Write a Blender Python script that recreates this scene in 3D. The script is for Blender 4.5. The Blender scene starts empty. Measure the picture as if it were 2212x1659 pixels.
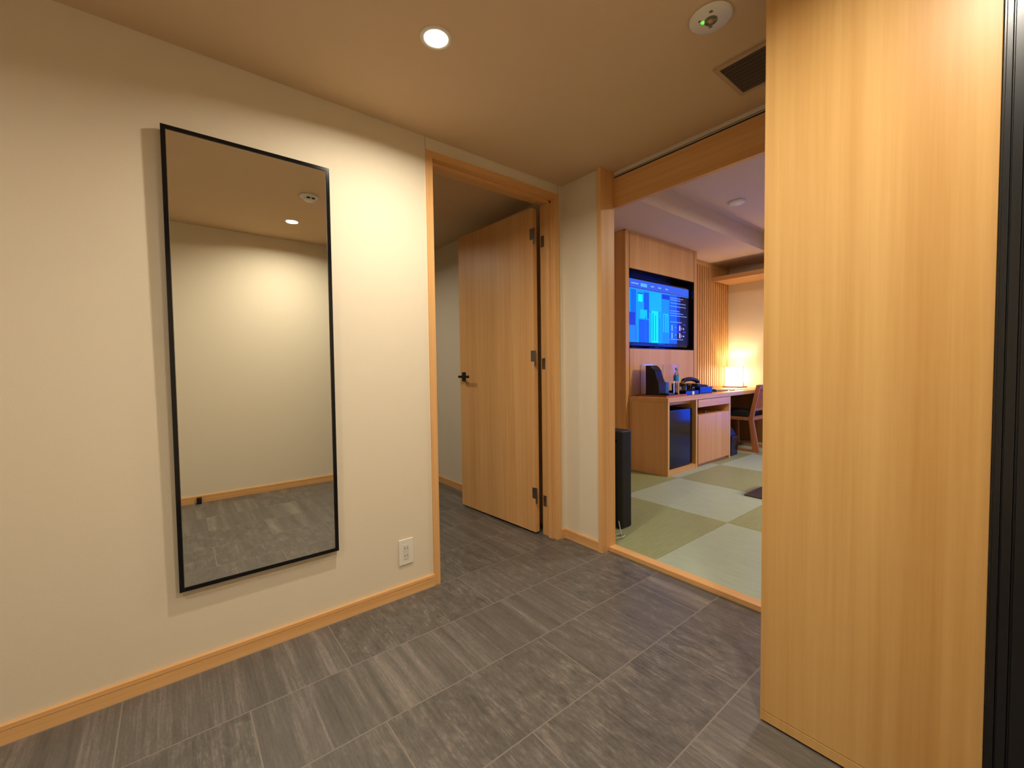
import bpy, bmesh, math, random
from mathutils import Vector, Matrix
random.seed(7)
sc = bpy.context.scene
COL = sc.collection
PI = math.pi

# ------------------------------------------------------------------ materials
def lin(c):
    return tuple(((x/255)/12.92 if x/255 <= .04045 else ((x/255+.055)/1.055)**2.4) for x in c) + (1,)

def mat(name, rgb=(200, 200, 200), rough=.5, metal=0., spec=.5, trans=0., ior=1.45, emit=None, es=0., bump=None, coat=0.):
    m = bpy.data.materials.new(name); m.use_nodes = True
    nt = m.node_tree; b = nt.nodes['Principled BSDF']
    b.inputs['Base Color'].default_value = lin(rgb)
    b.inputs['Roughness'].default_value = rough
    b.inputs['Metallic'].default_value = metal
    b.inputs['Specular IOR Level'].default_value = spec
    b.inputs['Transmission Weight'].default_value = trans
    b.inputs['IOR'].default_value = ior
    b.inputs['Coat Weight'].default_value = coat
    if emit:
        b.inputs['Emission Color'].default_value = lin(emit); b.inputs['Emission Strength'].default_value = es
    if bump:
        sc_, st = bump
        tc = nt.nodes.new('ShaderNodeTexCoord'); n = nt.nodes.new('ShaderNodeTexNoise'); bp = nt.nodes.new('ShaderNodeBump')
        n.inputs['Scale'].default_value = sc_; n.inputs['Detail'].default_value = 4
        bp.inputs['Strength'].default_value = st; bp.inputs['Distance'].default_value = .002
        nt.links.new(tc.outputs['Object'], n.inputs['Vector']); nt.links.new(n.outputs['Fac'], bp.inputs['Height'])
        nt.links.new(bp.outputs['Normal'], b.inputs['Normal'])
    return m

def wood(name, c1, c2, scale, rough=.42, coarse=.35):
    """fine straight grain; 'scale' stretches the noise (small number = along the grain)"""
    m = bpy.data.materials.new(name); m.use_nodes = True
    nt = m.node_tree; b = nt.nodes['Principled BSDF']; L = nt.links.new
    tc = nt.nodes.new('ShaderNodeTexCoord'); mp = nt.nodes.new('ShaderNodeMapping'); mp.inputs['Scale'].default_value = scale
    n1 = nt.nodes.new('ShaderNodeTexNoise'); n1.inputs['Scale'].default_value = 1; n1.inputs['Detail'].default_value = 5; n1.inputs['Roughness'].default_value = .65
    mp2 = nt.nodes.new('ShaderNodeMapping'); mp2.inputs['Scale'].default_value = tuple(s*.16 for s in scale)
    n2 = nt.nodes.new('ShaderNodeTexNoise'); n2.inputs['Scale'].default_value = 1; n2.inputs['Detail'].default_value = 3
    L(tc.outputs['Object'], mp.inputs['Vector']); L(mp.outputs['Vector'], n1.inputs['Vector'])
    L(tc.outputs['Object'], mp2.inputs['Vector']); L(mp2.outputs['Vector'], n2.inputs['Vector'])
    mx = nt.nodes.new('ShaderNodeMix'); mx.inputs[0].default_value = coarse + .15
    L(n1.outputs['Fac'], mx.inputs[2]); L(n2.outputs['Fac'], mx.inputs[3])
    cr = nt.nodes.new('ShaderNodeValToRGB')
    cr.color_ramp.elements[0].position = .36; cr.color_ramp.elements[0].color = lin(c1)
    cr.color_ramp.elements[1].position = .62; cr.color_ramp.elements[1].color = lin(c2)
    L(mx.outputs[0], cr.inputs['Fac']); L(cr.outputs['Color'], b.inputs['Base Color'])
    b.inputs['Roughness'].default_value = rough
    b.inputs['Specular IOR Level'].default_value = .35
    bp = nt.nodes.new('ShaderNodeBump'); bp.inputs['Strength'].default_value = .08; bp.inputs['Distance'].default_value = .001
    L(n1.outputs['Fac'], bp.inputs['Height']); L(bp.outputs['Normal'], b.inputs['Normal'])
    return m

M = {}
M['wall'] = mat('cream_wallpaper', (222, 209, 184), .85, spec=.2, bump=(260, .13))
M['ceil'] = mat('tan_ceiling_paper', (214, 186, 150), .9, spec=.15, bump=(260, .2))
M['ceil2'] = mat('beige_ceiling_paper', (214, 190, 168), .9, spec=.15, bump=(260, .2))
WC1, WC2 = (208, 154, 94), (226, 178, 118)
M['wood_z'] = wood('hinoki_upright_grain', WC1, WC2, (62, 62, 1.1))
M['wood_y'] = wood('hinoki_grain_along_y', WC1, WC2, (62, 1.1, 62))
M['wood_x'] = wood('hinoki_grain_along_x', WC1, WC2, (1.1, 62, 62))
M['wood_pale'] = wood('pale_edge_banding', (214, 172, 104), (226, 188, 122), (62, 62, 1.1))
M['wood_panel'] = wood('wide_hinoki_veneer', (190, 143, 80), (212, 170, 106), (38, 38, .8), .38, .45)
M['wood_red'] = wood('reddish_cedar', (150, 82, 48), (176, 104, 64), (1.1, 60, 60))
M['wood_chair'] = wood('chair_ash', (160, 96, 56), (186, 120, 76), (50, 50, 1.5))
M['wood_brown'] = wood('dark_brown_veneer', (128, 84, 50), (148, 100, 62), (55, 55, 1.2))  # darker brown than the other desk wood
M['black'] = mat('black_metal_paint', (9, 9, 10), .35)
M['black_gloss'] = mat('glossy_black_plastic', (8, 8, 11), .12)
M['black_frame'] = mat('anodised_black_aluminium', (16, 17, 20), .3, spec=.7)
M['black_matte'] = mat('matt_black_plastic', (16, 17, 17), .55)
M['fridge'] = mat('black_fridge_enamel', (7, 7, 10), .13, spec=.5)
M['niche'] = mat('dark_niche_lining', (26, 18, 16), .25)
M['dark'] = mat('dark_gap', (14, 9, 7), .9, spec=.1)
M['steel'] = mat('brushed_steel', (150, 146, 138), .35, metal=1.)
M['mirror'] = mat('silvered_mirror', (236, 238, 232), 0.0, metal=1.)
M['white'] = mat('white_plastic', (226, 220, 206), .45)
M['white_slot'] = mat('socket_module_plastic', (214, 208, 194), .4)
M['vent'] = mat('tan_vent_paint', (188, 158, 126), .5)
M['vent_slat'] = mat('dark_brown_vent_metal', (84, 66, 48), .5)  # slats a darker brown than the vent frame
M['grey'] = mat('grey_plastic', (120, 116, 112), .5)
M['glass'] = mat('clear_glass', (245, 248, 250), .0, trans=1., ior=1.45)
M['acrylic'] = mat('clear_acrylic', (250, 250, 255), .0, trans=1., ior=1.15)
M['blue_plastic'] = mat('light_blue_plastic', (70, 150, 220), .3)
M['paper'] = mat('white_paper', (240, 236, 226), .8)
M['pad'] = mat('brown_notepad', (150, 116, 84), .7)
M['seat'] = mat('black_seat_fabric', (22, 22, 26), .85)
M['cord'] = mat('pale_grey_cord', (190, 190, 182), .5)
M['plate'] = mat('dark_grey_steel_plate', (70, 66, 62), .45)
M['tea'] = mat('amber_tea', (120, 70, 40), .3)
M['lens'] = mat('glowing_lamp_lens', (255, 240, 215), .4, emit=(255, 238, 208), es=9.)
M['lens2'] = mat('added_lamp_diffuser', (255, 246, 230), .5, emit=(255, 236, 210), es=1.5)
M['green'] = mat('green_led', (60, 220, 60), .4, emit=(90, 255, 60), es=1.6)
M['shade'] = mat('lit_paper_shade', (250, 240, 220), .8, emit=(255, 230, 184), es=12)
M['yellowlens'] = mat('amber_lens', (190, 160, 90), .2)

def floor_material():
    m = bpy.data.materials.new('grey_striated_stone_tile'); m.use_nodes = True
    nt = m.node_tree; b = nt.nodes['Principled BSDF']; L = nt.links.new
    N = nt.nodes.new
    tc = N('ShaderNodeTexCoord'); sep = N('ShaderNodeSeparateXYZ'); L(tc.outputs['Object'], sep.inputs[0])
    ax = N('ShaderNodeMath'); ax.operation = 'SUBTRACT'; ax.inputs[1].default_value = .0147; L(sep.outputs['X'], ax.inputs[0])
    ay = N('ShaderNodeMath'); ay.operation = 'SUBTRACT'; ay.inputs[1].default_value = .155; L(sep.outputs['Y'], ay.inputs[0])
    cmb = N('ShaderNodeCombineXYZ'); L(ay.outputs[0], cmb.inputs[0]); L(ax.outputs[0], cmb.inputs[1])
    br = N('ShaderNodeTexBrick'); br.offset = .5; br.offset_frequency = 2; br.squash = 1
    br.inputs['Scale'].default_value = 1; br.inputs['Mortar Size'].default_value = .0022; br.inputs['Mortar Smooth'].default_value = .1
    br.inputs['Bias'].default_value = 0; br.inputs['Brick Width'].default_value = .64; br.inputs['Row Height'].default_value = .3149
    br.inputs['Color1'].default_value = (0, 0, 0, 1); br.inputs['Color2'].default_value = (1, 1, 1, 1); br.inputs['Mortar'].default_value = (.5, .5, .5, 1)
    L(cmb.outputs[0], br.inputs['Vector'])
    # per-tile offset so that the veins stop at every joint
    off = N('ShaderNodeMath'); off.operation = 'MULTIPLY'; off.inputs[1].default_value = 37.; L(br.outputs['Color'], off.inputs[0])
    oc = N('ShaderNodeCombineXYZ'); L(off.outputs[0], oc.inputs[0]); L(off.outputs[0], oc.inputs[1]); L(off.outputs[0], oc.inputs[2])
    ad = N('ShaderNodeVectorMath'); ad.operation = 'ADD'; L(tc.outputs['Object'], ad.inputs[0]); L(oc.outputs[0], ad.inputs[1])
    def noise(scale, detail, rough=.6, dist=0.):
        mp = N('ShaderNodeMapping'); mp.inputs['Scale'].default_value = scale; mp.vector_type = 'POINT'
        L(ad.outputs[0], mp.inputs['Vector'])
        n = N('ShaderNodeTexNoise'); n.inputs['Scale'].default_value = 1; n.inputs['Detail'].default_value = detail; n.inputs['Roughness'].default_value = rough
        n.inputs['Distortion'].default_value = dist
        L(mp.outputs[0], n.inputs['Vector']); return n
    bands = noise((.55, 17, 1), 4, .6, .15)
    fine = noise((5, 120, 1), 6, .68, .15)
    cloud = noise((14, 30, 1), 6, .72, .3)
    grain = noise((60, 260, 1), 3, .6)
    # amount of striping varies from tile to tile
    w = N('ShaderNodeMapRange'); w.inputs['From Min'].default_value = .25; w.inputs['From Max'].default_value = .75
    w.inputs['To Min'].default_value = .1; w.inputs['To Max'].default_value = .8; L(br.outputs['Color'], w.inputs['Value'])
    mx = N('ShaderNodeMix'); L(w.outputs[0], mx.inputs[0]); L(cloud.outputs['Fac'], mx.inputs[2]); L(bands.outputs['Fac'], mx.inputs[3])
    mx2 = N('ShaderNodeMix'); mx2.inputs[0].default_value = .36; L(mx.outputs[0], mx2.inputs[2]); L(fine.outputs['Fac'], mx2.inputs[3])
    mx3 = N('ShaderNodeMix'); mx3.inputs[0].default_value = .15; L(mx2.outputs[0], mx3.inputs[2]); L(grain.outputs['Fac'], mx3.inputs[3])
    tone = N('ShaderNodeMath'); tone.operation = 'MULTIPLY_ADD'; tone.inputs[1].default_value = .03; L(br.outputs['Color'], tone.inputs[0]); L(mx3.outputs[0], tone.inputs[2])
    cr = N('ShaderNodeValToRGB'); e = cr.color_ramp.elements
    e[0].position = .37; e[0].color = lin((70, 67, 63)); e[1].position = .70; e[1].color = lin((146, 137, 127))
    k = cr.color_ramp.elements.new(.53); k.color = lin((99, 94, 88))
    L(tone.outputs[0], cr.inputs['Fac'])
    mm = N('ShaderNodeMix'); mm.data_type = 'RGBA'; L(br.outputs['Fac'], mm.inputs[0]); L(cr.outputs['Color'], mm.inputs[6]); mm.inputs[7].default_value = lin((124, 116, 108))
    L(mm.outputs[2], b.inputs['Base Color'])
    rr = N('ShaderNodeMapRange'); rr.inputs['To Min'].default_value = .26; rr.inputs['To Max'].default_value = .42; L(fine.outputs['Fac'], rr.inputs['Value'])
    L(rr.outputs[0], b.inputs['Roughness'])
    hs = N('ShaderNodeMath'); hs.operation = 'MULTIPLY_ADD'; hs.inputs[1].default_value = -1.5; L(br.outputs['Fac'], hs.inputs[0]); L(mx2.outputs[0], hs.inputs[2])
    bp = N('ShaderNodeBump'); bp.inputs['Strength'].default_value = .25; bp.inputs['Distance'].default_value = .0012
    L(hs.outputs[0], bp.inputs['Height']); L(bp.outputs['Normal'], b.inputs['Normal'])
    return m
M['tile'] = floor_material()

def tatami_material(name, c1, c2, scale):
    m = bpy.data.materials.new(name); m.use_nodes = True
    nt = m.node_tree; b = nt.nodes['Principled BSDF']; L = nt.links.new; N = nt.nodes.new
    tc = N('ShaderNodeTexCoord'); mp = N('ShaderNodeMapping'); mp.inputs['Scale'].default_value = scale
    n = N('ShaderNodeTexNoise'); n.inputs['Scale'].default_value = 1; n.inputs['Detail'].default_value = 3
    L(tc.outputs['Object'], mp.inputs[0]); L(mp.outputs[0], n.inputs['Vector'])
    cr = N('ShaderNodeValToRGB'); e = cr.color_ramp.elements
    e[0].position = .35; e[0].color = lin(c1); e[1].position = .65; e[1].color = lin(c2)
    L(n.outputs['Fac'], cr.inputs['Fac']); L(cr.outputs['Color'], b.inputs['Base Color'])
    bp = N('ShaderNodeBump'); bp.inputs['Strength'].default_value = .3; bp.inputs['Distance'].default_value = .001
    L(n.outputs['Fac'], bp.inputs['Height']); L(bp.outputs['Normal'], b.inputs['Normal'])
    b.inputs['Roughness'].default_value = .48
    return m
M['tat_a'] = tatami_material('tatami_weave_sheen_pale', (160, 174, 150), (172, 186, 162), (8, 160, 8))  # same weave; how light meets its direction is put into both tones
M['tat_b'] = tatami_material('tatami_weave_sheen_olive', (140, 147, 102), (152, 158, 113), (160, 8, 8))

# ------------------------------------------------------------------ geometry helpers
def box(bm, x0, x1, y0, y1, z0, z1, mi=0, bev=0.):
    vs = [bm.verts.new((x, y, z)) for x in (x0, x1) for y in (y0, y1) for z in (z0, z1)]
    idx = [(0, 1, 3, 2), (4, 6, 7, 5), (0, 4, 5, 1), (2, 3, 7, 6), (0, 2, 6, 4), (1, 5, 7, 3)]
    fs = [bm.faces.new([vs[i] for i in f]) for f in idx]
    for f in fs: f.material_index = mi
    if bev > 0:
        es = list({e for f in fs for e in f.edges})
        r = bmesh.ops.bevel(bm, geom=es, offset=bev, segments=2, profile=.5, affect='EDGES')
        for f in r['faces']: f.material_index = mi
    return fs

def lathe(bm, prof, cx, cy, seg=32, mi=0):
    rings = []
    for r, z in prof:
        if r < 1e-6: rings.append([bm.verts.new((cx, cy, z))])
        else: rings.append([bm.verts.new((cx+r*math.cos(2*PI*k/seg), cy+r*math.sin(2*PI*k/seg), z)) for k in range(seg)])
    for a, b in zip(rings, rings[1:]):
        for k in range(seg):
            k2 = (k+1) % seg
            if len(a) == 1 and len(b) > 1: f = bm.faces.new((a[0], b[k2], b[k]))
            elif len(b) == 1 and len(a) > 1: f = bm.faces.new((a[k], a[k2], b[0]))
            elif len(a) > 1: f = bm.faces.new((a[k], a[k2], b[k2], b[k]))
            else: continue
            f.material_index = mi; f.smooth = True

def extrude(bm, pts, axis, a, b, mi=0, bev=0.):
    """closed outline pts (two coordinates) swept along axis from a to b"""
    def P(p, t):
        return {'y': (p[0], t, p[1]), 'x': (t, p[0], p[1]), 'z': (p[0], p[1], t)}[axis]
    A = [bm.verts.new(P(p, a)) for p in pts]; B = [bm.verts.new(P(p, b)) for p in pts]
    n = len(pts); fs = [bm.faces.new(A), bm.faces.new(B[::-1])]
    for i in range(n): fs.append(bm.faces.new((A[i], B[i], B[(i+1) % n], A[(i+1) % n])))
    for f in fs: f.material_index = mi
    bmesh.ops.recalc_face_normals(bm, faces=fs)
    if bev > 0:
        es = list({e for f in fs for e in f.edges})
        bmesh.ops.bevel(bm, geom=es, offset=bev, segments=2, profile=.5, affect='EDGES')

def tube(bm, pts, r, seg=8, mi=0):
    pts = [Vector(p) for p in pts]; rings = []
    for i, p in enumerate(pts):
        d = (pts[min(i+1, len(pts)-1)] - pts[max(i-1, 0)]).normalized()
        u = d.cross(Vector((0, 0, 1)))
        if u.length < .05: u = d.cross(Vector((0, 1, 0)))
        u.normalize(); w = d.cross(u)
        rings.append([bm.verts.new(p + r*(math.cos(2*PI*k/seg)*u + math.sin(2*PI*k/seg)*w)) for k in range(seg)])
    for a, b in zip(rings, rings[1:]):
        for k in range(seg):
            f = bm.faces.new((a[k], a[(k+1) % seg], b[(k+1) % seg], b[k])); f.smooth = True; f.material_index = mi
    for rg in (rings[0][::-1], rings[-1]): bm.faces.new(rg).material_index = mi

def obj(name, bm, mats, parent=None, loc=None):
    bmesh.ops.recalc_face_normals(bm, faces=bm.faces)
    me = bpy.data.meshes.new(name); bm.to_mesh(me); bm.free()
    if not isinstance(mats, (list, tuple)): mats = [mats]
    for m in mats: me.materials.append(m)
    o = bpy.data.objects.new(name, me); COL.objects.link(o)
    if parent is not None:
        o.parent = parent; o.matrix_parent_inverse = parent.matrix_basis.inverted()
    return o

def B(name, m, parent, *boxes, bev=0.):
    bm = bmesh.new()
    for b in boxes: box(bm, *b, bev=bev)
    return obj(name, bm, m, parent)

def BB(name, m, parent, *boxes, bev=0.):
    for b in boxes: B(name, m, parent, b, bev=bev)

def struct(o): o['kind'] = 'structure'; return o
def tag(o, label, cat, group=None):
    o['label'] = label; o['category'] = cat
    if group: o['group'] = group
    return o
def thing(name, label, cat, loc=(0, 0, 0), group=None):
    o = bpy.data.objects.new(name, None); COL.objects.link(o); o.location = loc; o.empty_display_size = .05
    bpy.context.view_layer.update()
    return tag(o, label, cat, group)

# ------------------------------------------------------------------ dimensions
H = 2.2            # hall ceiling
W = 2.36           # hall width
YB = -3.3          # wall behind the camera
T = .02            # tatami level
FAR = 4.37         # far wall of the tatami room
XW, XE = -1.25, 3.2
SOF, CE2 = 2.47, 2.67
D0, D1, DZ = -.936, -.040, 2.138     # doorway in left wall
PX0, PX1, PY = 1.367, 1.816, -.565    # tall wood panel

# ------------------------------------------------------------------ setting
def S(name, m, *boxes): return struct(B(name, m, None, *boxes))
S('floor', M['tile'], (-3.05, W+.1, YB-.1, .045, -.08, 0))
bm = bmesh.new()
box(bm, XW, XE, .102, FAR, -.08, T-.006, 0)
xs = [-1.08, -.25, .58, 1.41, 2.24, XE]; ys = [.102, .96, 1.79, 2.62, 3.45, FAR]; xs[0] = XW
for i in range(len(xs)-1):
    for j in range(len(ys)-1):
        box(bm, xs[i]+.0008, xs[i+1]-.0008, ys[j]+.0008, ys[j+1]-.0008, T-.006, T, (i+j) % 2, bev=.0015)
struct(obj('floor', bm, [M['tat_a'], M['tat_b']]))
S('trim_1', M['wood_x'], (.30, 1.9, .045, .102, -.02, T+.003))                     # threshold
S('ceiling', M['ceil'], (-3.05, W+.1, YB-.1, .102, H, H+.06))
S('ceiling', M['ceil2'], (-.25, XE, .16, FAR, CE2, CE2+.06))
S('ceiling', M['ceil2'], (XW, -.25, .16, FAR, SOF, CE2+.06))                       # dropped soffit over the TV wall
S('wall_left', M['wall'], (-.12, 0, YB, D0, 0, H), (-.12, 0, D0, D1, DZ, H), (-.12, 0, D1, .05, 0, H))
S('wall_back', M['wall'], (-3.0, -.0, .05, .10, 0, H), (0, .288, 0, .10, 0, H), (-.0, .15, .10, .16, 0, CE2),
  (-1.3, 0, .10, .16, 0, CE2), (.15, 1.9, .105, .16, H-.035, CE2), (1.9, XE, .0, .16, 0, CE2))
S('wall_right', M['wall'], (W, W+.1, YB, 0, 0, H))
S('wall_front', M['wall'], (-.12, W+.1, YB-.1, YB, 0, H))
S('wall_washroom_far', M['wall'], (-3.1, -3.0, -2.2, .1, 0, H))
S('wall_washroom_front', M['wall'], (-3.1, -.12, -2.3, -2.2, 0, H))
S('wall_tatami_left', M['wood_z'], (XW-.1, XW, .16, FAR, 0, CE2))
S('wall_tatami_right', M['wall'], (XE, XE+.1, .0, FAR, 0, CE2))
WX0, WX1, WZ0, WZ1 = .12, 1.05, .18, 2.05
S('wall_tatami_far', M['wall'], (XW, WX0, FAR, FAR+.12, 0, CE2), (WX1, XE, FAR, FAR+.12, 0, CE2),
  (WX0, WX1, FAR, FAR+.12, 0, WZ0), (WX0, WX1, FAR, FAR+.12, WZ1, CE2))
WXM = (WX0+WX1)/2
wn = S('window_1', M['wood_x'], (WX0, WX1, FAR-.01, FAR+.10, WZ0, WZ0+.04), (WX0, WX1, FAR-.01, FAR+.10, WZ1-.04, WZ1),
       (WX0, WX0+.04, FAR-.01, FAR+.10, WZ0+.04, WZ1-.04), (WX1-.04, WX1, FAR-.01, FAR+.10, WZ0+.04, WZ1-.04), (WXM-.02, WXM+.02, FAR+.02, FAR+.07, WZ0+.04, WZ1-.04))
B('window_pane', M['glass'], wn, (WX0+.04, WXM-.02, FAR+.042, FAR+.048, WZ0+.04, WZ1-.04), (WXM+.02, WX1-.04, FAR+.042, FAR+.048, WZ0+.04, WZ1-.04))

# baseboards with a groove near the top
def baseboard(name, axis, a, b, face, sign, m):
    bm = bmesh.new(); t = .012
    prof = [(0, 0), (t, 0), (t, .040), (t-.003, .0405), (t-.003, .0425), (t, .043), (t-.001, .056), (t-.003, .058), (0, .058)]
    if axis == 'y': extrude(bm, [(face+sign*p[0], p[1]) for p in prof], 'y', a, b)
    else: extrude(bm, [(face+sign*p[0], p[1]) for p in prof], 'x', a, b)
    return struct(obj(name, bm, m))
baseboard('baseboard_left', 'y', YB, D0, 0, 1, M['wood_y'])
baseboard('baseboard_left', 'y', D1+.001, -.012, 0, 1, M['wood_y'])
baseboard('baseboard_back', 'x', .0, .288, 0, -1, M['wood_x'])
baseboard('baseboard_right', 'y', YB, PY-.05, W, -1, M['wood_y'])
baseboard('baseboard_washroom', 'x', -3.0, -.12, .05, -1, M['wood_x'])
baseboard('baseboard_tatami_far', 'x', -.30, XE, FAR, -1, M['wood_x'])

# column casing at the left of the wide opening, header board and ceiling track
S('trim_2', M['wood_z'], (.288, .315, -.016, .104, 0, H))
S('trim_3', M['wood_x'], (.315, 1.9, .104, .135, 2.0, 2.163))
tr = S('trim_4', M['black'], (.315, 1.9, .104, .112, 2.166, 2.172), (.315, 1.9, .112, .118, 2.166, H))
S('trim_5', M['steel'], (.315, 1.9, .1035, .106, 2.176, 2.180))
# hairline joints above the doorway
S('trim_6', M['grey'], (0, .0006, D0-.001, D0+.0005, DZ, H), (0, .0006, D1-.0005, D1+.001, DZ, H))

# door frame (left wall)
S('trim_7', M['wood_z'], (-.125, .008, D0, D0+.034, 0, DZ-.034), (-.125, .008, D1-.034, D1, 0, DZ-.034),
  (-.060, -.030, D1-.046, D1-.034, 0, DZ-.034), (-.060, -.030, D0+.034, D0+.046, 0, DZ-.034))
S('trim_8', M['wood_y'], (-.125, .008, D0, D1, DZ-.034, DZ), (-.060, -.030, D0+.034, D1-.034, DZ-.048, DZ-.034))

# door leaf, swung about 90 degrees into the washroom
hinge = Vector((-.146, -.087)); free = Vector((-.955, -.137))
dv = free - hinge; dl = dv.length; ang = math.atan2(dv.y, dv.x)
door = bpy.data.objects.new('door_1', None); COL.objects.link(door); door.location = (hinge.x, hinge.y, 0); door.rotation_euler = (0, 0, ang)
struct(door); bpy.context.view_layer.update()
def DB(name, m, boxes, parent=door, bev=0.):
    bm = bmesh.new()
    for b in boxes: box(bm, *b, bev=bev)
    me = bpy.data.meshes.new(name); bmesh.ops.recalc_face_normals(bm, faces=bm.faces); bm.to_mesh(me); bm.free(); me.materials.append(m)
    o = bpy.data.objects.new(name, me); COL.objects.link(o); o.parent = parent; return o
# local x runs from the hinge to the free edge, local +y is towards the camera (world -y)
DB('door_panel', M['wood_z'], [(.0, dl, -.002, .034, .014, 2.088)], bev=.001)
h1 = DB('door_handle', M['black'], [(.862-.125, .862-.083, .034, .041, .985, 1.053), (.862-.115, .862-.095, .041, .075, 1.012, 1.028), (.862-.22, .862-.09, .072, .082, 1.010, 1.028)], bev=.0015)
for hz in (1.86, 1.09, .205):
    DB('hinge', M['steel'], [(.001, .026, .0338, .0352, hz+.03, hz+.10), (-.012, .001, .030, .0352, hz+.03, hz+.10), (-.015, -.007, .029, .037, hz, hz+.10)])
    S('hinge_leaf', M['steel'], (-.118, -.088, D1-.0352, D1-.0338, hz-.02, hz+.05)).name = 'trim_9'

# ------------------------------------------------------------------ tall wood cabinet, black framed door on the right
cab = thing('tall_cabinet', 'tall pale wood cabinet, floor to ceiling, at the right beside the black door frame', 'cabinet', (1.6, -.28, 0))
B('body', M['wood_panel'], cab, (PX0+.001, PX1, PY+.022, -.004, .012, H-.001))
bm = bmesh.new(); box(bm, PX0, PX1, PY, PY+.02, .036, H-.002, bev=.0012); obj('front_panel', bm, M['wood_panel'], cab)
bm = bmesh.new(); box(bm, PX0, PX1, PY, PY+.02, .006, .0345, bev=.0008); obj('base_rail', bm, M['wood_panel'], cab)

d2 = bpy.data.objects.new('door_2', None); COL.objects.link(d2); d2.location = (1.817, PY, 0); struct(d2); bpy.context.view_layer.update()
bm = bmesh.new()
for x0, x1, y0 in ((1.8175, 1.8215, PY-.004), (1.8215, 1.8305, PY-.010), (1.8305, 1.8335, PY-.002), (1.8335, 1.8475, PY-.012), (1.8475, 1.852, PY-.002), (1.852, 1.875, PY-.014)):
    box(bm, x0, x1, y0, PY+.04, 0, H-.001, bev=.0008)
obj('door_frame', bm, M['black_frame'], d2)
B('door_panel', M['black_matte'], d2, (1.876, W-.002, PY+.005, PY+.035, .006, H-.01))
B('door_handle', M['steel'], d2, (2.24, 2.26, PY-.03, PY+.004, .98, 1.0), (2.14, 2.26, PY-.04, PY-.028, .982, .998))

# ------------------------------------------------------------------ wall mirror, leaning forward slightly at its top
mx = thing('wall_mirror', 'tall black-framed rectangular mirror hung on the cream wall', 'mirror', (0, -1.66, .31))
def leaned(o):
    for v_ in o.data.vertices:
        v_.co.x += .001 + (v_.co.z-.31)*math.tan(math.radians(MLEAN))
MLEAN = .42
my0, my1, mz0, mz1 = -1.928, -1.3935, .312, 1.906; fw_ = .013
bm = bmesh.new()
for b in ((0, .024, my0, my0+fw_, mz0, mz1), (0, .024, my1-fw_, my1, mz0, mz1), (0, .024, my0+fw_, my1-fw_, mz0, mz0+fw_), (0, .024, my0+fw_, my1-fw_, mz1-fw_, mz1)): box(bm, *b)
leaned(obj('frame', bm, M['black_gloss'], mx))
leaned(B('mirror_glass', M['mirror'], mx, (.010, .0195, my0+fw_, my1-fw_, mz0+fw_, mz1-fw_)))
leaned(B('bevel_strip', M['steel'], mx, (.0195, .0205, my0+fw_, my0+fw_+.0015, mz0+fw_, mz1-fw_), (.0195, .0205, my1-fw_-.0015, my1-fw_, mz0+fw_, mz1-fw_),
  (.0195, .0205, my0+fw_, my1-fw_, mz0+fw_, mz0+fw_+.0015), (.0195, .0205, my0+fw_, my1-fw_, mz1-fw_-.0015, mz1-fw_)))

# ------------------------------------------------------------------ wall socket
so = thing('wall_socket', 'white double wall socket plate low on the cream wall near the doorway', 'socket', (0, -1.082, .21))
bm = bmesh.new(); box(bm, .0002, .006, -1.118, -1.046, .150, .272, bev=.002); obj('cover_plate', bm, M['white'], so)
bm = bmesh.new(); box(bm, .006, .0075, -1.0955, -1.0685, .176, .246, bev=.0006); ins = obj('socket_insert', bm, M['white_slot'], so)
BB('slot', M['dark'], ins, *[(.0074, .0078, yy-.001, yy+.001, zz-.0045, zz+.0045) for zz in (.229, .193) for yy in (-1.0885, -1.0755)])

# door stop on the floor by the opposite wall
ds = thing('door_stop', 'small black door stop at the foot of the opposite wall, seen in the mirror', 'door stop', (W-.04, -1.79, 0))
B('stop_base', M['black'], ds, (W-.050, W-.014, -1.806, -1.774, .0, .010)); B('stop_post', M['black_matte'], ds, (W-.050, W-.014, -1.806, -1.774, .010, .048), bev=.003)

# ------------------------------------------------------------------ ceiling fixtures
def downlight(x, y, label, power):
    t = thing('downlight', label, 'ceiling light', (x, y, H), 'recessed downlights')
    bm = bmesh.new(); lathe(bm, [(.040, H-.0005), (.041, H-.004), (.050, H-.005), (.054, H-.001)], x, y, 48); obj('trim_ring', bm, M['white'], t)
    bm = bmesh.new(); lathe(bm, [(.0, H-.002), (.040, H-.002), (.040, H-.0005), (0, H-.0005)], x, y, 48); obj('lens', bm, M['lens'], t)
    l = bpy.data.lights.new('downlight_lamp', 'AREA'); l.shape = 'DISK'; l.size = .076; l.energy = power; l.color = (1.0, .915, .77); l.spread = math.radians(SPREAD)
    lo = bpy.data.objects.new('lamp', l); COL.objects.link(lo); lo.parent = t; lo.location = (0, 0, -.006)
    return t
SPREAD = 162
downlight(.574, -1.188, 'round glowing recessed downlight in the hall ceiling, nearest the mirror wall', 15.5)
downlight(1.80, -1.17, 'round glowing recessed downlight above the opposite wall, reflected in the mirror', 14)
downlight(1.19, -2.75, 'unseen downlight added behind the camera to lift the hall light', 8)  # added fill lamp, brightens the dim end of the mirror wall
downlight(-1.55, -1.05, 'round recessed downlight in the washroom ceiling behind the open door', 9)

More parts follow.
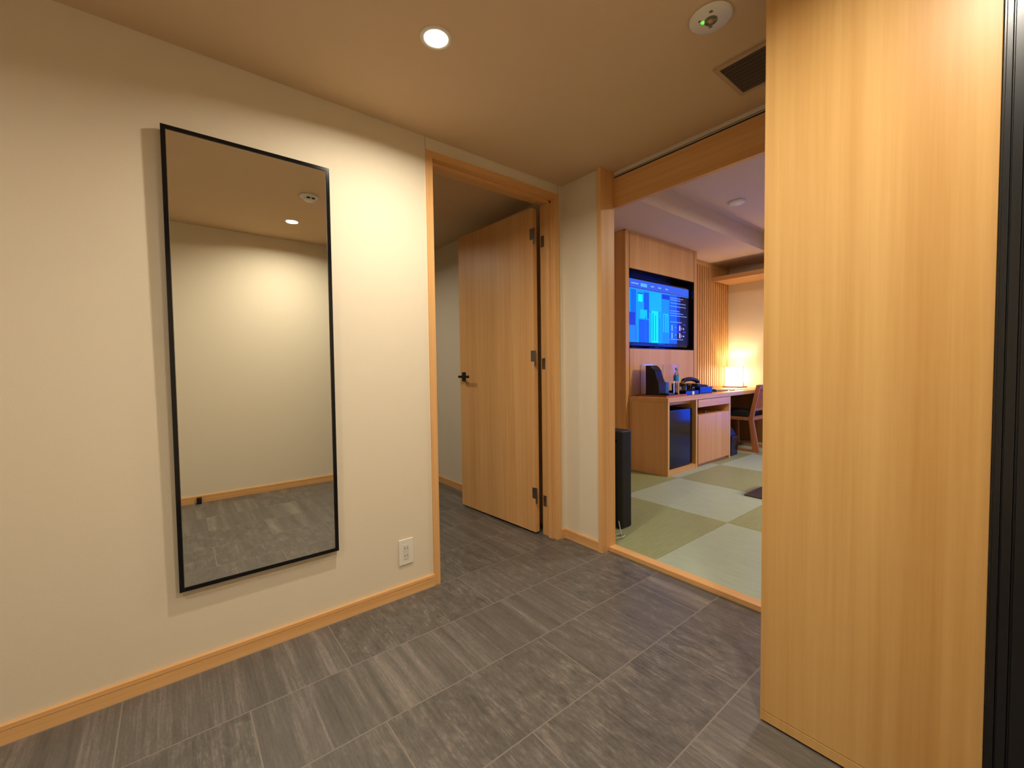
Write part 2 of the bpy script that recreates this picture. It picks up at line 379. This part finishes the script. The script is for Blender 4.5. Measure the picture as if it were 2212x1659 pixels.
# smoke detector (seen in the mirror)
sd = thing('smoke_detector', 'white domed smoke detector on the hall ceiling between the two downlights', 'smoke detector', (1.19, -1.19, H))
bm = bmesh.new(); lathe(bm, [(.0, H-.001), (.055, H-.001), (.057, H-.010), (.048, H-.016), (0, H-.016)], 1.19, -1.19, 40); obj('base', bm, M['white'], sd)
bm = bmesh.new(); lathe(bm, [(.036, H-.016), (.034, H-.030), (.026, H-.036), (.0, H-.037)], 1.19, -1.19, 40); obj('sensor_dome', bm, M['white'], sd)
BB('sensor_slot', M['dark'], sd, (1.150, 1.156, -1.215, -1.195, H-.028, H-.022), (1.150, 1.156, -1.185, -1.165, H-.028, H-.022))

# emergency light
ex, ey = 1.19, -.530
el = thing('ceiling_emergency_light', 'round white ceiling disc with small green light and centre lens', 'emergency light', (ex, ey, H))
bm = bmesh.new(); lathe(bm, [(0, H-.0004), (.064, H-.0004), (.0655, H-.004), (.060, H-.0085), (.0, H-.0095)], ex, ey, 56); obj('cover', bm, M['white'], el)
bm = bmesh.new(); lathe(bm, [(.0, H-.0150), (.008, H-.0145), (.0095, H-.009)], ex, ey, 32); obj('lens', bm, M['yellowlens'], el)
bm = bmesh.new()
for r in (.012, .017): lathe(bm, [(r, H-.009), (r+.0008, H-.013), (r+.0022, H-.013), (r+.003, H-.009)], ex, ey, 32)
obj('lens_ring', bm, M['grey'], el)
bm = bmesh.new(); lathe(bm, [(0, H-.013), (.0045, H-.0125), (.006, H-.009)], ex-.020, ey-.012, 20); obj('green_lamp', bm, M['green'], el)
bm = bmesh.new(); lathe(bm, [(0, H-.0105), (.0035, H-.0105), (.004, H-.009)], ex-.025, ey-.024, 16); obj('test_button', bm, M['grey'], el)
BB('printed_mark', M['grey'], el, (ex+.012, ex+.022, ey-.038, ey-.028, H-.0098, H-.0088), (ex-.018, ex-.008, ey+.020, ey+.030, H-.0098, H-.0088))

# ceiling vent
vx0, vx1, vy0, vy1 = 1.078, 1.318, -.286, -.046
ve = thing('ceiling_vent', 'square slatted air vent in the hall ceiling beside the tall cabinet', 'vent', (1.198, -.166, H))
f = .017
B('frame', M['vent'], ve, (vx0, vx1, vy0, vy0+f, H-.008, H-.0005), (vx0, vx1, vy1-f, vy1, H-.008, H-.0005), (vx0, vx0+f, vy0+f, vy1-f, H-.008, H-.0005), (vx1-f, vx1, vy0+f, vy1-f, H-.008, H-.0005))
B('backing', M['dark'], ve, (vx0+f, vx1-f, vy0+f, vy1-f, H-.0016, H-.0005))
n = 9; st = (vy1-vy0-2*f)/n
for k in range(n):
    bm = bmesh.new(); y = vy0+f+st*(k+.25)
    extrude(bm, [(y, H-.002), (y+.002, H-.002), (y+.011, H-.0085), (y+.009, H-.0085)], 'x', vx0+f, vx1-f)
    obj('slat', bm, M['vent_slat'], ve)

# tatami room ceiling disc
bm = bmesh.new(); z = CE2; lathe(bm, [(0, z-.0005), (.075, z-.0005), (.078, z-.006), (.060, z-.022), (.0, z-.026)], .0, 2.41, 48)
tag(obj('ceiling_sensor', bm, M['white']), 'small round white disc on the tatami room ceiling', 'detector')

# ------------------------------------------------------------------ TV wall unit
XF = -.769
tw = thing('media_cabinet', 'full-height wooden wall unit framing the television', 'cabinet', (-1.0, 2.4, 0))
B('side_panel', M['wood_z'], tw, (XW+.002, XF, 1.69, 1.748, T, SOF-.002))
B('side_panel', M['wood_z'], tw, (XW+.002, XF, 3.052, 3.11, T, SOF-.002))
BB('back_board', M['dark'], tw, (XW+.002, -.80, 1.748, 3.052, T, 1.27), (XW+.002, -.80, 1.748, 3.052, 2.094, SOF-.002))
B('upper_panel', M['wood_z'], tw, (-.80, XF-.002, 1.761, 3.041, 2.094, SOF-.010))
B('lower_panel', M['wood_z'], tw, (-.80, XF-.002, 1.761, 3.041, .776, 1.268))
B('top_moulding', M['wood_pale'], tw, (-.80, XF+.004, 1.69, 3.11, SOF-.010, SOF-.002))
bm = bmesh.new()
box(bm, -.96, -.95, 1.75, 3.05, 1.27, 2.094); box(bm, -.95, XF-.004, 1.7485, 1.756, 1.27, 2.094); box(bm, -.95, XF-.004, 3.044, 3.0515, 1.27, 2.094)
box(bm, -.95, XF-.004, 1.756, 3.044, 1.270, 1.276); box(bm, -.95, XF-.004, 1.756, 3.044, 2.086, 2.092)
obj('niche_lining', bm, M['niche'], tw)

tv = thing('television', 'flat television with a lit blue menu screen in the dark wall niche', 'television', (-.86, 2.4, 1.3))
ty0, ty1, tz0, tz1 = 1.795, 3.018, 1.300, 2.022
bm = bmesh.new(); box(bm, -.865, -.815, ty0, ty1, tz0, tz1, bev=.004); obj('casing', bm, M['black_gloss'], tv)
bm = bmesh.new(); box(bm, -.90, -.86, 2.25, 2.56, 1.2762, 1.29); box(bm, -.89, -.866, 2.36, 2.45, 1.285, 1.34); obj('stand', bm, M['black'], tv)
# the picture: thin layers inside one screen mesh
SC = {}
def scm(rgb, s=1.):
    k = (rgb, s)
    if k not in SC:
        m = bpy.data.materials.new('screen_light'); m.use_nodes = True
        b = m.node_tree.nodes['Principled BSDF']; b.inputs['Base Color'].default_value = (.005, .005, .007, 1); b.inputs['Roughness'].default_value = .3; b.inputs['Specular IOR Level'].default_value = .2
        b.inputs['Emission Color'].default_value = lin(rgb); b.inputs['Emission Strength'].default_value = s
        SC[k] = (len(SC), m)
    return SC[k][0]
bm = bmesh.new(); sy0, sy1, sz0, sz1 = 1.812, 3.002, 1.330, 2.004
def R(u0, u1, v0, v1, rgb, layer, s=1.):
    x = -.8148 + .0002*layer
    ya, yb = sy0+(sy1-sy0)*u0, sy0+(sy1-sy0)*u1; za, zb = sz1-(sz1-sz0)*v1, sz1-(sz1-sz0)*v0
    f = bm.faces.new([bm.verts.new(p) for p in ((x, ya, za), (x, yb, za), (x, yb, zb), (x, ya, zb))]); f.material_index = scm(rgb, s)
R(0, 1, 0, 1, (6, 8, 30), 0)
R(0, 1, 0, .13, (52, 96, 236), 1); R(0, 1, .137, .150, (70, 130, 255), 1)
R(.03, .14, .055, .075, (110, 175, 250), 2); R(.17, .27, .045, .10, (90, 180, 250), 2)
for u in (.33, .45, .57): R(u, u+.05, .06, .078, (120, 190, 250), 2)
R(.0, .64, .15, .985, (0, 150, 255), 1, 1.1)
R(.02, .10, .16, .52, (0, 106, 240), 2); R(.22, .30, .18, .60, (0, 88, 236), 2); R(.31, .50, .16, .46, (0, 176, 250), 2)
R(.51, .64, .16, .24, (0, 60, 226), 2); R(.51, .64, .24, .985, (0, 140, 250), 2); R(.34, .45, .46, .98, (0, 214, 236), 2, 1.2)
R(.46, .50, .50, .98, (0, 166, 240), 2); R(.53, .63, .48, .80, (0, 186, 246), 3); R(.13, .20, .22, .34, (0, 224, 226), 3, 1.2)
R(.125, .205, .20, .22, (0, 90, 220), 3); R(.0, .09, .52, .72, (20, 60, 210), 3); R(.0, .12, .72, .985, (30, 130, 240), 3)
R(.14, .30, .62, .985, (10, 90, 240), 3); R(.16, .27, .46, .60, (0, 196, 240), 3); R(.30, .33, .50, .985, (0, 186, 246), 3)
for k, (u, w_) in enumerate(((.36, .012), (.40, .01), (.47, .012), (.55, .012), (.59, .01), (.24, .01), (.09, .012))): R(u, u+w_, .5+.03*(k % 3), .95, (0, 120, 236), 4)
R(.64, .78, .15, .985, (0, 96, 248), 1); R(.78, .84, .15, .80, (0, 40, 190), 1)
for v_, w_ in ((.19, .22), (.225, .18), (.275, .28), (.33, .28), (.41, .16), (.45, .22), (.49, .30), (.60, .20), (.90, .24)):
    u = .66
    while u < .66+w_: R(u, u+.018, v_, v_+.012, (120, 170, 255), 2, 1.1); u += .024
for v_ in (.66, .79):
    R(.68, .70, v_, v_+.10, (120, 180, 250), 2); R(.82, .845, v_, v_+.09, (190, 170, 250), 2); R(.86, .87, v_+.03, v_+.07, (170, 170, 250), 2)
    R(.89, .915, v_+.04, v_+.065, (170, 180, 250), 2); R(.89, .94, v_-.03, v_-.012, (60, 60, 200), 2); R(.75, .762, v_+.03, v_+.045, (150, 200, 255), 2)
R(.44, .56, .992, 1.0, (20, 90, 250), 2)
scr = obj('screen', bm, [m for _, m in sorted(SC.values(), key=lambda t: t[0])], tv)

# slatted wall panel and shelf beam at the end of the room
XS = -.95
sp = thing('slatted_panel', 'vertical wooden slat screen between the television unit and the far wall', 'wall panel', (XS, 3.7, 0))
B('backing_board', M['wood_z'], sp, (XW+.002, XS-.030, 3.112, FAR-.002, T, SOF-.002))
B('head_rail', M['wood_y'], sp, (XS-.030, XS+.004, 3.112, FAR-.002, SOF-.062, SOF-.002))
bm = bmesh.new(); y = 3.13
while y < FAR-.03:
    box(bm, XS-.030, XS, y, y+.034, .785, SOF-.062); y += .060
obj('slats', bm, M['wood_z'], sp)
sh = thing('ceiling_shelf', 'long wooden shelf board high along the far white wall', 'shelf', (0, 4.1, 2.2))
B('shelf_board', M['wood_x'], sh, (XS+.005, 2.9, 3.90, FAR-.002, 2.235, 2.262)); B('front_lip', M['wood_x'], sh, (XS+.005, 2.9, 3.88, 3.899, 2.225, 2.285))

# ------------------------------------------------------------------ desk run
DT = .775
bm = bmesh.new(); extrude(bm, [(XF+.003, 1.735), (-.325, 1.735), (-.325, FAR-.003), (XS+.004, FAR-.003), (XS+.004, 3.113), (XF+.003, 3.113)], 'z', DT-.042, DT)
dk = obj('desktop', bm, M['wood_y'])
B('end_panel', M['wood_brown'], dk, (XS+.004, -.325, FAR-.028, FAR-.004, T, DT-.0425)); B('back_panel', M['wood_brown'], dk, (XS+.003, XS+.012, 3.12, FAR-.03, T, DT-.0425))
tag(dk, 'long continuous wooden desk top running under the television', 'desk top')
zt = DT-.043
fc = thing('fridge_cabinet', 'open wooden cabinet bay that holds the black minibar fridge', 'cabinet', (-.55, 2.0, T))
B('side_panel', M['wood_z'], fc, (XF+.004, -.334, 1.742, 1.770, T, zt)); B('edge_strip', M['wood_pale'], fc, (-.334, -.330, 1.742, 1.770, T, zt))
B('divider', M['wood_z'], fc, (XF+.004, -.334, 2.270, 2.296, T, zt)); B('edge_strip', M['wood_pale'], fc, (-.334, -.330, 2.270, 2.296, T, zt))
B('bottom_board', M['wood_y'], fc, (XF+.004, -.334, 1.7705, 2.2695, T, T+.045)); B('back_panel', M['wood_z'], fc, (XF+.004, XF+.012, 1.7705, 2.2695, T+.046, zt))
B('top_rail', M['wood_y'], fc, (-.42, -.39, 1.7705, 2.2695, .695, zt))
fr = thing('mini_fridge', 'black minibar fridge with a blue sheen inside the desk bay', 'fridge', (-.55, 2.03, T+.046))
bm = bmesh.new(); box(bm, XF+.03, -.405, 1.80, 2.25, T+.052, .645, bev=.006); obj('body', bm, M['black_matte'], fr)
bm = bmesh.new(); box(bm, -.400, -.362, 1.80, 2.25, T+.054, .645, bev=.006); dr = obj('door', bm, M['fridge'], fr)
B('door_grip', M['black_gloss'], dr, (-.3625, -.3605, 1.90, 2.15, .625, .635))
for yy in (1.83, 2.22): B('foot', M['black'], fr, (-.46, -.43, yy-.012, yy+.012, T+.0455, T+.052))
dc = thing('drawer_cabinet', 'wooden desk cabinet with one drawer over two plain doors', 'cabinet', (-.55, 2.66, T))
B('body', M['wood_z'], dc, (XF+.004, -.350, 2.300, 2.318, T, zt), (XF+.004, XF+.02, 2.318, 3.012, T, zt), (XF+.02, -.350, 2.318, 3.012, .545, .562), (XF+.02, -.352, 2.318, 3.012, T+.03, T+.045), (XF+.02, -.36, 2.318, 3.012, zt-.012, zt))
B('side_panel', M['wood_z'], dc, (XF+.004, -.334, 3.016, 3.044, T, zt)); B('edge_strip', M['wood_pale'], dc, (-.334, -.330, 3.016, 3.044, T, zt))
B('drawer', M['wood_y'], dc, (-.350, -.331, 2.320, 3.012, .648, zt-.006), (XF+.05, -.350, 2.33, 3.0, .655, .70))
B('door', M['wood_z'], dc, (-.350, -.331, 2.320, 2.6645, T+.036, .565)); B('door', M['wood_z'], dc, (-.350, -.331, 2.6665, 3.012, T+.036, .565))
B('kick_board', M['wood_y'], dc, (-.372, -.36, 2.300, 3.012, T, T+.03)); B('latch', M['steel'], dc, (-.42, -.40, 2.60, 2.61, .562, .585))

# things on the desk
tray = B('tray', M['wood_red'], None, (-.72, -.38, 1.80, 2.18, DT, DT+.008), (-.72, -.71, 1.80, 2.18, DT+.008, DT+.018), (-.39, -.38, 1.80, 2.18, DT+.008, DT+.018), (-.71, -.39, 1.80, 1.81, DT+.008, DT+.018), (-.71, -.39, 2.17, 2.18, DT+.008, DT+.018))
tag(tray, 'low reddish wooden tray under the coffee maker', 'tray')
zt2 = DT+.0085
cm = thing('coffee_maker', 'black coffee maker with a tall back column on the wooden tray', 'coffee maker', (-.55, 1.9, zt2))
bm = bmesh.new(); extrude(bm, [(-.655, zt2), (-.655, 1.088), (-.600, 1.088), (-.575, 1.070), (-.548, 1.035), (-.530, .965), (-.505, .915), (-.500, .830), (-.500, zt2)], 'y', 1.865, 1.985, bev=.003); obj('body', bm, M['black_matte'], cm)
bm = bmesh.new(); box(bm, -.499, -.400, 1.868, 1.982, zt2, zt2+.028, bev=.008); obj('drip_tray', bm, M['black_gloss'], cm)
bm = bmesh.new(); tube(bm, [(-.59, 1.86, 1.06), (-.575, 1.855, 1.075), (-.56, 1.86, 1.055)], .004); obj('lever', bm, M['steel'], cm)
bm = bmesh.new(); box(bm, -.53, -.503, 1.995, 2.05, zt2, .92, bev=.004); obj('water_tank', bm, M['blue_plastic'], cm)
ac = bmesh.new()
for b in ((-.70, -.44, 1.835, 1.838, zt2, 1.096), (-.70, -.44, 2.112, 2.115, zt2, 1.096), (-.70, -.697, 1.838, 2.112, zt2, 1.096), (-.443, -.44, 1.838, 2.112, .92, 1.096), (-.70, -.44, 1.835, 2.115, 1.0965, 1.0995)): box(ac, *b)
tag(obj('acrylic_cover', ac, M['acrylic']), 'tall clear acrylic cover standing around the black coffee maker', 'cover')
bt = thing('water_bottle', 'clear bottle with light blue band standing at the tray corner', 'bottle', (-.412, 2.05, zt2))
bm = bmesh.new(); lathe(bm, [(0, zt2), (.026, zt2+.002), (.028, zt2+.01), (.028, .96), (.022, 1.0), (.012, 1.03), (.012, 1.052), (0, 1.052)], -.415, 2.04, 24); obj('bottle_body', bm, M['glass'], bt)
bm = bmesh.new(); lathe(bm, [(.0135, 1.045), (.0135, 1.064), (0, 1.064)], -.415, 2.04, 20); obj('cap', bm, M['blue_plastic'], bt)
bm = bmesh.new(); lathe(bm, [(.0286, .93), (.0288, .931), (.0288, .985), (.0286, .986)], -.415, 2.04, 24)
for v_ in bm.verts:
    pass
obj('band', bm, M['blue_plastic'], bt)
# black tray with glass pot and cups, right of the wooden tray
bt2 = B('tray', M['black_gloss'], None, (-.60, -.40, 2.195, 2.46, DT, DT+.006), (-.60, -.595, 2.195, 2.46, DT+.006, DT+.045), (-.405, -.40, 2.195, 2.46, DT+.006, DT+.045), (-.595, -.405, 2.195, 2.20, DT+.006, DT+.045), (-.595, -.405, 2.455, 2.46, DT+.006, DT+.045))
tag(bt2, 'glossy black box tray holding the glass pot and tumblers', 'tray')
gp = thing('glass_teapot', 'glass teapot with dark lid in the black box tray', 'teapot', (-.50, 2.30, DT+.0065)); zz = DT+.0065
bm = bmesh.new(); lathe(bm, [(0, zz), (.040, zz+.001), (.050, zz+.03), (.048, zz+.075), (.034, zz+.11), (.030, zz+.11), (.044, zz+.074), (.046, zz+.03), (.036, zz+.005), (0, zz+.005)], -.50, 2.30, 28); obj('pot_body', bm, M['glass'], gp)
bm = bmesh.new(); lathe(bm, [(.034, zz+.1105), (.034, zz+.120), (.010, zz+.126), (.010, zz+.138), (0, zz+.139)], -.50, 2.30, 24); obj('lid', bm, M['tea'], gp)
bm = bmesh.new(); tube(bm, [(-.462, 2.335, zz+.10), (-.435, 2.36, zz+.10), (-.430, 2.364, zz+.06), (-.460, 2.337, zz+.04)], .004); obj('handle', bm, M['glass'], gp)
def tumbler(x, y, z, r, h, label):
    bm = bmesh.new(); lathe(bm, [(0, z), (r*.8, z), (r, z+h), (r-.002, z+h), (r*.8-.002, z+.004), (0, z+.004)], x, y, 24)
    tag(obj('tumbler', bm, M['glass']), label, 'glass', 'tumblers in the black tray')
tumbler(-.55, 2.225, zz, .026, .115, 'tall clear tumbler nearest the coffee maker in the black tray')
tumbler(-.45, 2.415, zz, .024, .085, 'short clear tumbler at the telephone end of the black tray')
bm = bmesh.new(); box(bm, -.3990, -.3970, 2.32, 2.36, DT+.004, DT+.038); tag(obj('white_card', bm, M['paper']), 'small white card leaning on the front of the black box tray', 'card')
# telephone on a black box
bx = tag(B('organiser_box', M['fridge'], None, (-.64, -.42, 2.52, 2.80, DT, DT+.075), bev=.004), 'black box with a blue sheen under the desk telephone', 'box')
ph = thing('telephone', 'black desk telephone with curved handset on the black box', 'telephone', (-.55, 2.66, DT+.076))
bm = bmesh.new(); extrude(bm, [(2.54, DT+.0755), (2.78, DT+.0755), (2.78, DT+.088), (2.54, DT+.112)], 'x', -.63, -.46, bev=.003); obj('base', bm, M['black_matte'], ph)
bm = bmesh.new(); pts = []
for k in range(13):
    t = k/12; pts.append((-.60+.02*t, 2.50+.27*t, DT+.128+.030*math.sin(PI*(t*.8+.15))))
tube(bm, pts, .023, 10)
for p in (pts[0], pts[-1]): lathe(bm, [(0, p[2]-.026), (.024, p[2]-.026), (.024, p[2]+.004), (0, p[2]+.012)], p[0], p[1], 16)
obj('handset', bm, M['black'], ph)
bm = bmesh.new(); lathe(bm, [(0, 0), (.03, .002), (.034, .012), (.026, .026), (0, .032)], 0, 0, 20)
for v_ in bm.verts: v_.co = Vector((-.50+v_.co.x*.9, 3.0+v_.co.y*1.4, DT+.0002+v_.co.z))
tag(obj('computer_mouse', bm, M['black_matte']), 'small black rounded mouse-like object on the desk past the telephone', 'mouse')
tag(B('notepad', M['pad'], None, (-.60, -.46, 3.10, 3.27, DT, DT+.009)), 'small brown notepad lying on the desk between mouse and papers', 'notepad')
tag(B('pen', M['black'], None, (-.46, -.452, 3.30, 3.43, DT, DT+.008)), 'black pen lying beside the white papers on the desk', 'pen')
tag(B('paper_sheet', M['paper'], None, (-.66, -.45, 3.45, 3.80, DT, DT+.003)), 'white sheet of paper on the desk in the lamp light', 'paper')

# desk lamp
lx, ly = -.80, 4.19
la = thing('desk_lamp', 'small glowing box-shaped paper lamp on a wooden base at the end of the desk', 'lamp', (lx, ly, DT))
B('base', M['wood_red'], la, (lx-.11, lx+.14, ly-.10, ly+.10, DT, DT+.016))
for a in (-.09, .088):
    for c in (-.088, .086): B('post', M['wood_red'], la, (lx+a, lx+a+.006, ly+c, ly+c+.006, DT+.016, 1.0605))
B('top_frame', M['wood_red'], la, (lx-.094, lx+.098, ly-.092, ly-.088, 1.061, 1.066), (lx-.094, lx+.098, ly+.088, ly+.092, 1.061, 1.066), (lx-.094, lx-.090, ly-.088, ly+.088, 1.061, 1.066), (lx+.094, lx+.098, ly-.088, ly+.088, 1.061, 1.066))
s = .080
B('shade', M['shade'], la, (lx-s, lx+s, ly-s, ly-s+.002, DT+.02, 1.058), (lx-s, lx+s, ly+s-.002, ly+s, DT+.02, 1.058), (lx-s, lx-s+.002, ly-s+.002, ly+s-.002, DT+.02, 1.058), (lx+s-.002, lx+s, ly-s+.002, ly+s-.002, DT+.02, 1.058))
for px_, py_ in ((lx+.115, ly+.05), (lx+.128, ly-.03)):
    bm = bmesh.new(); tube(bm, [(px_, py_, DT+.016), (px_, py_, DT+.075)], .003); obj('side_peg', bm, M['wood_red'], la)
l = bpy.data.lights.new('desk_lamp_bulb', 'POINT'); l.energy = 15; l.color = (1.0, .86, .64); l.shadow_soft_size = .02
lo = bpy.data.objects.new('bulb', l); COL.objects.link(lo); lo.parent = la; lo.location = (0, 0, .17)

# ------------------------------------------------------------------ chair
ch = thing('desk_chair', 'wooden chair with slatted back and black seat cushion at the desk', 'chair', (-.47, 3.76, T))
for y0 in (3.545, 3.945):
    y1 = y0+.030
    bm = bmesh.new(); extrude(bm, [(-.253, .842), (-.205, .846), (-.289, .428), (-.222, T+.028), (-.222, T), (-.290, T), (-.340, .424)], 'y', y0, y1, bev=.002)
    obj('back_leg', bm, M['wood_chair'], ch)
    bm = bmesh.new(); extrude(bm, [(-.66, T+.030), (-.62, T+.030), (-.63, .404), (-.67, .404)], 'y', y0, y1, bev=.002); obj('front_leg', bm, M['wood_chair'], ch)
    B('runner', M['wood_chair'], ch, (-.665, -.2915, y0+.002, y1-.002, T, T+.030)); B('side_rail', M['wood_chair'], ch, (-.70, -.335, y0+.003, y1-.003, .405, .445))
BB('cross_rail', M['wood_chair'], ch, (-.335, -.300, 3.5755, 3.9445, .405, .445), (-.70, -.67, 3.5755, 3.9445, .405, .445))
bm = bmesh.new(); box(bm, -.70, -.345, 3.55, 3.97, .4455, .515, bev=.012); obj('seat_cushion', bm, M['seat'], ch)
def bx_(z): return -.315 + (z-.428)*(.085/.418)
bm = bmesh.new(); extrude(bm, [(bx_(.80)-.012, .79), (bx_(.80)+.012, .79), (bx_(.845)+.012, .842), (bx_(.845)-.012, .842)], 'y', 3.5755, 3.9445); obj('top_rail', bm, M['wood_chair'], ch)
bm = bmesh.new(); extrude(bm, [(bx_(.52)-.012, .52), (bx_(.52)+.012, .52), (bx_(.55)+.012, .55), (bx_(.55)-.012, .55)], 'y', 3.5755, 3.9445); obj('lower_rail', bm, M['wood_chair'], ch)
for k in range(7):
    y = 3.60+k*.049; bm = bmesh.new(); extrude(bm, [(bx_(.55)-.008, .550), (bx_(.55)+.008, .550), (bx_(.79)+.008, .790), (bx_(.79)-.008, .790)], 'y', y, y+.018); obj('back_slat', bm, M['wood_chair'], ch)

# waste bin under the desk
wb = thing('waste_bin', 'small black waste bin with blue sheen under the desk beside the cabinet', 'bin', (-.45, 3.22, T))
bm = bmesh.new(); extrude(bm, [(-.50, T), (-.36, T), (-.352, .235), (-.508, .235)], 'y', 3.13, 3.30, bev=.004); obj('bin_body', bm, M['fridge'], wb)
bm = bmesh.new(); box(bm, -.515, -.345, 3.122, 3.308, .2355, .252, bev=.004); obj('rim', bm, M['fridge'], wb)
bm = bmesh.new(); extrude(bm, [(-.50, .2525), (-.37, .2525), (-.42, .335), (-.50, .345)], 'y', 3.135, 3.295, bev=.004); obj('lid', bm, M['black_matte'], wb)

# air purifier by the opening with its cord
ap = thing('air_purifier', 'tall slim black appliance with a slot near its top just inside the opening', 'air purifier', (.06, .37, T))
bm = bmesh.new(); box(bm, -.10, .196, .315, .445, T+.006, .660, bev=0)
es = [e for e in bm.edges if abs(e.verts[0].co.z-e.verts[1].co.z) > .1]; bmesh.ops.bevel(bm, geom=es, offset=.028, segments=5, profile=.5, affect='EDGES')
es = [e for e in bm.edges if e.verts[0].co.z > .65 and e.verts[1].co.z > .65]; bmesh.ops.bevel(bm, geom=es, offset=.008, segments=3, profile=.5, affect='EDGES')
obj('body', bm, M['black_matte'], ap); B('slot', M['dark'], ap, (-.05, .165, .3142, .316, .585, .605)); B('foot', M['black'], ap, (-.08, .175, .335, .425, T, T+.006))
bm = bmesh.new(); pts = []
for k in range(26):
    t = k/25; a = 2*PI*t*1.5; pts.append((.262+.024*math.cos(a), .205+.05*math.sin(a), T+.004+.008*t))
pts = [(.180, .314, .075), (.205, .290, .055), (.245, .250, .034), (.275, .225, .026)] + pts
tube(bm, pts, .003, 6); tag(obj('power_cord', bm, M['cord']), 'pale looped power cord on the tatami in front of the black appliance', 'cord')

# low side table, only its edge shows past the tall cabinet
tb = thing('side_table', 'low wooden side table with flat dark steel base, half hidden by tall cabinet', 'table', (.62, 1.9, T))
B('base_plate', M['plate'], tb, (.392, .86, 1.672, 2.08, T, T+.010)); BB('upright', M['wood_chair'], tb, (.505, .535, 1.94, 1.98, T+.010, .43), (.80, .84, 1.96, 2.0, T+.010, .43))
bm = bmesh.new(); box(bm, .50, .90, 1.79, 2.08, .43, .455, bev=.004); obj('table_top', bm, M['wood_x'], tb)

# ------------------------------------------------------------------ unseen lamp added to brighten the tatami room
cl = thing('added_ceiling_lamp', 'unseen round ceiling lamp added to brighten the tatami room', 'ceiling light', (1.25, 2.35, CE2))
bm = bmesh.new(); lathe(bm, [(0, CE2-.0005), (.29, CE2-.0005), (.30, CE2-.03), (.28, CE2-.045)], 1.25, 2.35, 48); obj('lamp_body', bm, M['white'], cl)
bm = bmesh.new(); lathe(bm, [(.279, CE2-.040), (.24, CE2-.075), (0, CE2-.09)], 1.25, 2.35, 48); obj('diffuser', bm, M['lens2'], cl)
l = bpy.data.lights.new('added_ceiling_lamp_light', 'AREA'); l.shape = 'DISK'; l.size = .5; l.energy = 54; l.color = (1.0, .86, .70)
lo = bpy.data.objects.new('lamp', l); COL.objects.link(lo); lo.parent = cl; lo.location = (0, 0, -.095)

# dusk sky outside the far window
w = bpy.data.worlds.new('dusk'); sc.world = w; w.use_nodes = True
bg = w.node_tree.nodes['Background']; bg.inputs[0].default_value = (.015, .09, 1.0, 1); bg.inputs[1].default_value = 8
l = bpy.data.lights.new('window_sky', 'AREA'); l.shape = 'RECTANGLE'; l.size = WX1-WX0; l.size_y = WZ1-WZ0; l.cycles.is_portal = True
lo = bpy.data.objects.new('window_sky', l); COL.objects.link(lo); lo.location = ((WX0+WX1)/2, FAR+.14, (WZ0+WZ1)/2); lo.rotation_euler = (-PI/2, 0, 0)

# ------------------------------------------------------------------ camera
F, YAW, PITCH, ROLL = 914.3487, .89547, .0365, -.0130
cx, cy, cz = 1.8779, -1.9220, 1.0768
fw = Vector((-math.sin(YAW)*math.cos(PITCH), math.cos(YAW)*math.cos(PITCH), -math.sin(PITCH)))
r = Vector((math.cos(YAW), math.sin(YAW), 0)); u = r.cross(fw)
r2 = math.cos(ROLL)*r + math.sin(ROLL)*u; u2 = -math.sin(ROLL)*r + math.cos(ROLL)*u
cam = bpy.data.cameras.new('camera'); co = bpy.data.objects.new('camera', cam); COL.objects.link(co)
cam.sensor_width = 36; cam.sensor_fit = 'HORIZONTAL'; cam.lens = 36*F/2212; cam.clip_start = .02
mw = Matrix((( r2.x, u2.x, -fw.x, cx), (r2.y, u2.y, -fw.y, cy), (r2.z, u2.z, -fw.z, cz), (0, 0, 0, 1)))
co.matrix_world = mw
sc.camera = co
vs = sc.view_settings; vs.view_transform = 'Standard'; vs.look = 'None'; vs.gamma = 1; vs.use_curve_mapping = False; vs.exposure = 0.08
